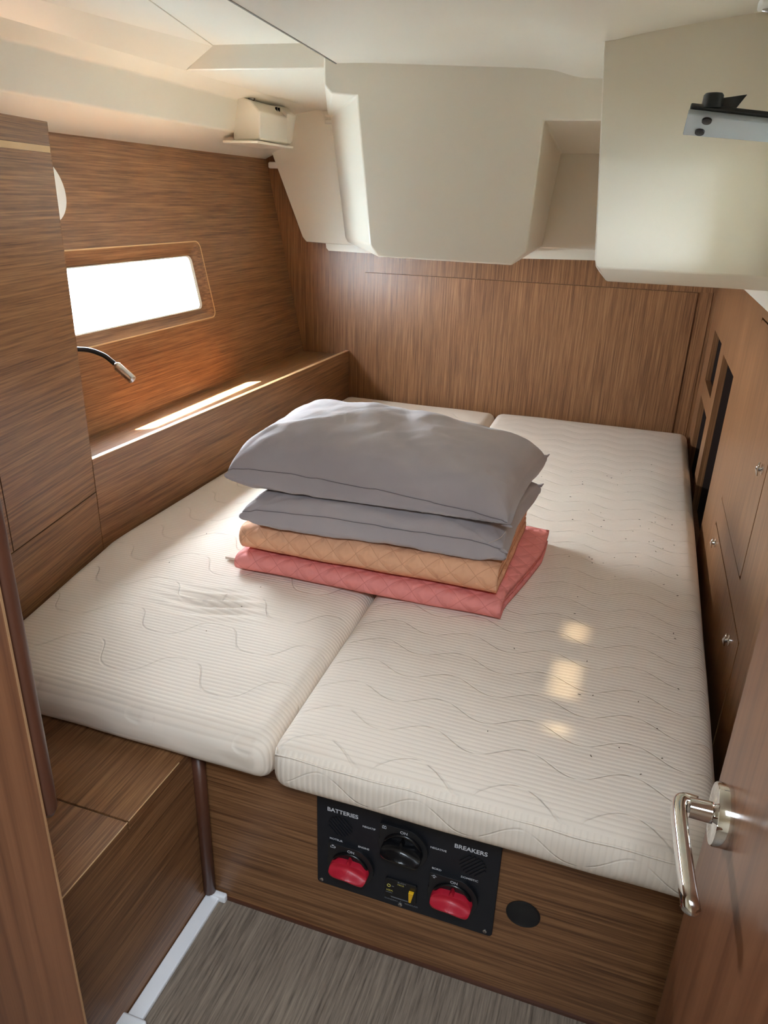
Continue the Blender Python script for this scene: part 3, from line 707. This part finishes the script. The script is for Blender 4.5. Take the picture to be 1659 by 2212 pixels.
# ================================================================== BATTERY SWITCH PANEL
YP = 0.8745
bpnl = thing('battery_switch_panel', 'black battery switch panel with two red knobs on the berth front', 'switch panel', (-0.232, YP, 0.13))
PT = YP - 0.006
attach(prism_xz('face_plate', rrect(-0.389, -0.076, 0.132, 0.345, 0.006, 4), PT, YP, panel_m, bevel=0.001), bpnl)
def text(s, x, z, width, mat, y=PT - 0.0006, name='lettering', bold=0.0, parent=None, center=False):
    cu = bpy.data.curves.new('t', 'FONT'); cu.body = s; cu.size = 0.01; cu.extrude = 0.00002; cu.offset = bold
    if center: cu.align_x = 'CENTER'
    ob = bpy.data.objects.new('t', cu); COL.objects.link(ob); bpy.context.view_layer.update()
    dg = bpy.context.evaluated_depsgraph_get(); me = bpy.data.meshes.new_from_object(ob.evaluated_get(dg))
    bpy.data.objects.remove(ob); w = max(v.co.x for v in me.vertices) - min(v.co.x for v in me.vertices); k = width / w
    me.transform(Matrix.Translation((x, y, z)) @ Matrix.Rotation(PI / 2, 4, 'X') @ Matrix.Scale(k, 4))
    me.materials.clear(); me.materials.append(mat); o = bpy.data.objects.new(name, me); COL.objects.link(o)
    return attach(o, parent or bpnl)
for s, x, z, w, b in (('BATTERIES', -0.370, 0.3045, 0.055, 0.0002), ('BREAKERS', -0.151, 0.3045, 0.053, 0.0002), ('NEGATIF', -0.3065, 0.2905, 0.0225, 0.0001), ('NEGATIVE', -0.1895, 0.2885, 0.0265, 0.0001),
                    ('MOTEUR', -0.3655, 0.2425, 0.0235, 0.0001), ('ENGINE', -0.3135, 0.2425, 0.0195, 0.0001), ('BORD', -0.1845, 0.2445, 0.0155, 0.0001), ('DOMESTIC', -0.136, 0.2445, 0.028, 0.0001)):
    text(s, x, z, w, print_m, bold=b)
text('GUINDEAU', -0.2635, 0.1445, 0.0235, grey_print); text('WINDLASS', -0.2275, 0.1445, 0.0235, grey_print)
attach(boxes('anchor_mark', [(-0.2352, -0.2345, PT - 0.0004, PT, 0.143, 0.150), (-0.2375, -0.2322, PT - 0.0004, PT, 0.1425, 0.1435)], grey_print), bpnl)

def switch(cx, cz, knob_m, icon):
    s = prism_xz('switch', [(cx - 0.040, cz + 0.034)] + [(cx + 0.042 * math.cos(math.radians(a)), cz - 0.006 + 0.042 * math.sin(math.radians(a))) for a in range(72, -193, -12)] + [(cx - 0.040, cz + 0.0)], PT - 0.007, PT + 0.001, black_m, bevel=0.0015)
    attach(s, bpnl)
    arc = [(cx + 0.031 * math.cos(math.radians(a)), PT - 0.008, cz - 0.010 + 0.031 * math.sin(math.radians(a))) for a in range(12, 169, 8)]
    tube('guard_arc', arc, [0.0015] + [0.0032] * (len(arc) - 2) + [0.0015], black_gl, s, 10)
    def outline(a):
        r = 0.0205 + 0.0140 * abs(math.cos(a)) ** 2.2
        x, z = r * math.cos(a), r * math.sin(a) * (0.98 if math.sin(a) < 0 else 0.86)
        if abs(a - PI / 2) < 0.20: z += 0.011 * (1 - abs(a - PI / 2) / 0.20)
        return x, z
    def front(x, z):
        q = z - (-0.002 + 0.0035 * math.cos(x / 0.017 * PI * 0.5) - 0.07 * x)
        return 0.011 + 0.017 * max(0.0, 1 - (x / 0.037) ** 2) ** 0.6 * math.exp(-(q / (0.0045 if q > 0 else 0.013)) ** 2)
    rings = [[(cx + x, PT - 0.006, cz - 0.010 + z) for x, z in (outline(2 * PI * q / 64) for q in range(64))]]
    for sc_ in (1.0, 0.97, 0.92, 0.85, 0.77, 0.68, 0.58, 0.48, 0.38, 0.28, 0.18, 0.09, 0.01):
        ring = []
        for q in range(64):
            x, z = outline(2 * PI * q / 64); x *= sc_; z *= sc_
            ring.append((cx + x, PT - 0.007 - (front(x, z) * (0.80 if sc_ == 1.0 else 1.0)), cz - 0.010 + z))
        rings.append(ring)
    kb = loft('knob', rings, knob_m, s, smooth=True); kb.data.set_sharp_from_angle(angle=math.radians(38))
    if knob_m is red_m: kb['label'] = 'red wing knob'
    o = text('ON', cx + 0.001, cz + 0.0243, 0.0120, print_m, y=PT - 0.0074, parent=s, center=True)
    if icon == 'battery': b_ = [(-0.036, -0.029, 0.0255, 0.0260), (-0.036, -0.029, 0.0300, 0.0305), (-0.036, -0.0355, 0.0255, 0.0305), (-0.0295, -0.029, 0.0255, 0.0305), (-0.0348, -0.0336, 0.0305, 0.0315), (-0.0312, -0.030, 0.0305, 0.0315), (-0.0335, -0.0315, 0.0278, 0.0283)]
    elif icon == 'engine': b_ = [(-0.036, -0.028, 0.0255, 0.0261), (-0.034, -0.029, 0.0295, 0.0301), (-0.036, -0.0354, 0.0255, 0.0290), (-0.0286, -0.028, 0.0255, 0.0295), (-0.0275, -0.0268, 0.0265, 0.0290), (-0.0335, -0.0300, 0.0312, 0.0318), (-0.032, -0.0314, 0.0300, 0.0318)]
    else: b_ = [(-0.0335, -0.0310, 0.0262, 0.0266), (-0.0335, -0.0310, 0.0250, 0.0254), (-0.0345, -0.0340, 0.0270, 0.0298), (-0.0305, -0.0300, 0.0270, 0.0298), (-0.0345, -0.0300, 0.0298, 0.0303), (-0.0325, -0.0320, 0.0310, 0.0322), (-0.0368, -0.0354, 0.0284, 0.0288), (-0.0292, -0.0278, 0.0284, 0.0288)]
    attach(boxes('icon', [(cx + a, cx + b, PT - 0.0076, PT - 0.0072, cz + c, cz + d) for a, b, c, d in b_], print_m), s)
switch(-0.325, 0.2065, red_m, 'engine'); switch(-0.146, 0.2085, red_m, 'bulb'); switch(-0.234, 0.2830, black_gl, 'battery')
for cx, cz, sg in ((-0.3465, 0.276, 1), (-0.1185, 0.276, -1)):
    vt = lathe('vent', (cx, PT + 0.0005, cz), (0, -1, 0), [(0, 0.0225), (0.0008, 0.0225), (0.0009, 0.0)], black_m, None, 28); attach(vt, bpnl)
    for k in range(-3, 4):
        half = math.sqrt(max(0.0, 0.021 ** 2 - (k * 0.0058) ** 2))
        o_ = box('slat', -half, half, -0.0012, 0.0, -0.0016, 0.0016, panel_m)
        o_.matrix_world = Matrix.Translation((cx, PT - 0.0006, cz)) @ Matrix.Rotation(sg * math.radians(48), 4, 'Y') @ Matrix.Translation((0, 0, k * 0.0058))
        attach(o_, vt)
def screw(x, z):
    s = lathe('screw', (x, PT, z), (0, -1, 0), [(0, 0.0036), (0.0012, 0.0034), (0.002, 0.002), (0.0021, 0)], steel, None, 16); attach(s, bpnl)
    attach(boxes('slot_cross', [(x - 0.0022, x + 0.0022, PT - 0.0024, PT - 0.0018, z - 0.0004, z + 0.0004), (x - 0.0004, x + 0.0004, PT - 0.0024, PT - 0.0018, z - 0.0022, z + 0.0022)], black_m), s)
for x, z in ((-0.381, 0.140), (-0.088, 0.141), (-0.235, 0.1395), (-0.381, 0.338), (-0.088, 0.338)): screw(x, z)
bk = attach(prism_xz('breaker', rrect(-0.262, -0.207, 0.153, 0.197, 0.003, 3), PT - 0.004, PT + 0.001, black_gl, bevel=0.001), bpnl)
lv = loft('lever', [[(-0.2195, PT - 0.004, 0.1575), (-0.2155, PT - 0.004, 0.1575), (-0.2155, PT - 0.006, 0.1575), (-0.2195, PT - 0.006, 0.1575)], [(-0.2195, PT - 0.004, 0.184), (-0.2105, PT - 0.004, 0.184), (-0.2105, PT - 0.010, 0.184), (-0.2195, PT - 0.010, 0.184)]], yellow_m, bk, bevel=0.0008)
lv['label'] = 'yellow breaker lever'
yb_ = PT - 0.0043
text('100A', -0.2605, 0.1690, 0.0115, print_y, y=yb_, parent=bk); text('BUSSM', -0.2405, 0.1925, 0.014, grey_print, y=yb_, parent=bk); text('MRCB', -0.2405, 0.1878, 0.011, print_y, y=yb_, parent=bk)
tube('ring_mark', [(-0.2555 + 0.0028 * math.cos(a * PI / 8), yb_, 0.1815 + 0.0028 * math.sin(a * PI / 8)) for a in range(17)], 0.0006, print_y, bk, 6)
attach(boxes('printed_lines', [(-0.2505, -0.2465, yb_, yb_ + 0.0003, 0.1812, 0.1822), (-0.2605, -0.2490, yb_, yb_ + 0.0003, 0.1655, 0.1660), (-0.2515, -0.2205, yb_, yb_ + 0.0003, 0.1575, 0.1580), (-0.2505, -0.2205, yb_, yb_ + 0.0003, 0.1560, 0.1564)], grey_print), bk)
rc = lathe('round_vent_cover', (-0.0315, 0.8748, 0.1985), (0, -1, 0), [(0, 0.0275), (0.0015, 0.0275), (0.0022, 0.0255), (0.0012, 0.024), (0.0012, 0.0)], black_m, None, 40)
tag(rc, 'plain round black cap on the berth front beside the switch panel', 'cap')

# ================================================================== DOOR AND HANDLE (right foreground)
XD = 0.165
door = thing('door_1', 'open teak cabin door at the right foreground with chrome lever', 'door', (XD + 0.015, 0.44, 0.02)); door['kind'] = 'structure'
dl = attach(box('leaf', XD, XD + 0.028, 0.13, 0.745, 0.02, 1.52, wood_door, bevel=0.0015), door)
HY, HZ = 0.672, 0.671
hnd = lathe('handle', (XD, HY - 0.005, HZ + 0.002), (-1, 0, 0), [(0, 0.0325), (0.0135, 0.0325), (0.0148, 0.0315), (0.0150, 0.0135), (0.0165, 0.0112), (0.038, 0.0105)], chrome, None, 40); attach(hnd, door)
# lever: rounded bar turning from the spindle to point back along the door
lev = []
path = smooth_path([(XD - 0.030, HY + 0.002, HZ), (XD - 0.043, HY + 0.003, HZ), (XD - 0.0475, HY - 0.006, HZ), (XD - 0.0475, HY - 0.03, HZ), (XD - 0.044, HY - 0.09, HZ), (XD - 0.042, HY - 0.117, HZ), (XD - 0.0400, HY - 0.126, HZ - 0.004), (XD - 0.0385, HY - 0.128, HZ - 0.010)], 5)
rings = []
for i, p in enumerate(path):
    t_ = (path[min(i + 1, len(path) - 1)] - path[max(i - 1, 0)]).normalized(); side = t_.cross(Vector((0, 0, 1))).normalized(); up = side.cross(t_)
    k = 1.0 if i < len(path) - 4 else 0.9 - 0.12 * (i - len(path) + 4)
    rings.append([p + side * (0.0078 * k * math.copysign(abs(math.cos(a)) ** 0.7, math.cos(a))) + up * (0.0098 * k * math.copysign(abs(math.sin(a)) ** 0.7, math.sin(a))) for a in [2 * PI * q / 20 for q in range(20)]])
lv2 = loft('lever', rings, chrome, hnd, smooth=True)

# ================================================================== OPEN PORTLIGHT FLAP (upper right)
pf = thing('portlight', 'open clear acrylic portlight flap with black gasket, upper right', 'portlight', (0.14, 1.47, 1.36))
A = [Vector((0.024, 1.452, 1.3965)), Vector((0.245, 1.452, 1.372)), Vector((0.245, 1.50, 1.3515)), Vector((0.022, 1.50, 1.3690))]
nv = (A[1] - A[0]).cross(A[3] - A[0]).normalized()
if nv.z < 0: nv = -nv
pn = [A[0].lerp(A[k], 1.0) for k in range(4)]
def plate(name, pts, t0, t1, mat, bev): return attach(loft(name, [[p + nv * t0 for p in pts], [p + nv * t1 for p in pts]], mat, bevel=bev, seg=3), pf)
plate('pane', A, -0.004, 0.006, acrylic, 0.002)
e1 = (A[1] - A[0]).normalized(); e2 = (A[3] - A[0]).normalized()
plate('gasket', [A[0] - e2 * 0.004 + e1 * 0.001, A[1] - e2 * 0.004, A[1] + e2 * 0.012, A[0] + e2 * 0.012 + e1 * 0.001], 0.0062, 0.014, black_m, 0.002)
kp = A[0] + e1 * 0.034 + e2 * 0.004 + nv * 0.014
attach(lathe('knob', kp, Vector((0, 0, 1)), [(0, 0.0165), (0.018, 0.0155), (0.021, 0.013), (0.0215, 0)], black_m, None, 24), pf)
wg = [kp + e1 * 0.012 + Vector((0, -0.004, 0.001)), kp + e1 * 0.036 + Vector((0, -0.004, 0.001)), kp + e1 * 0.050 + Vector((0, -0.004, 0.024)), kp + e1 * 0.012 + Vector((0, -0.004, 0.015))]
attach(loft('knob_wing', [wg, [p + Vector((0, 0.008, 0)) for p in wg]], black_m, bevel=0.001), pf)
for s_, q in ((0.032, 0.010), (0.026, 0.040)):
    c_ = A[0] + e1 * s_ + e2 * q - nv * 0.004
    attach(lathe('stud', c_, -nv, [(0, 0.008), (0.003, 0.0075), (0.004, 0)], black_m, None, 18), pf)
ltc = thing('ceiling_catch', 'small white ceiling catch with steel pin, top right corner', 'catch', (0.14, 1.77, 1.60))
attach(box('plate', 0.113, 0.175, 1.60, 1.675, 1.574, 1.60, white_pl, bevel=0.004), ltc)
attach(tube('pin', [(0.120, 1.645, 1.571), (0.140, 1.645, 1.569), (0.170, 1.645, 1.572)], [0.002, 0.005, 0.005], steel, None, 10), ltc)
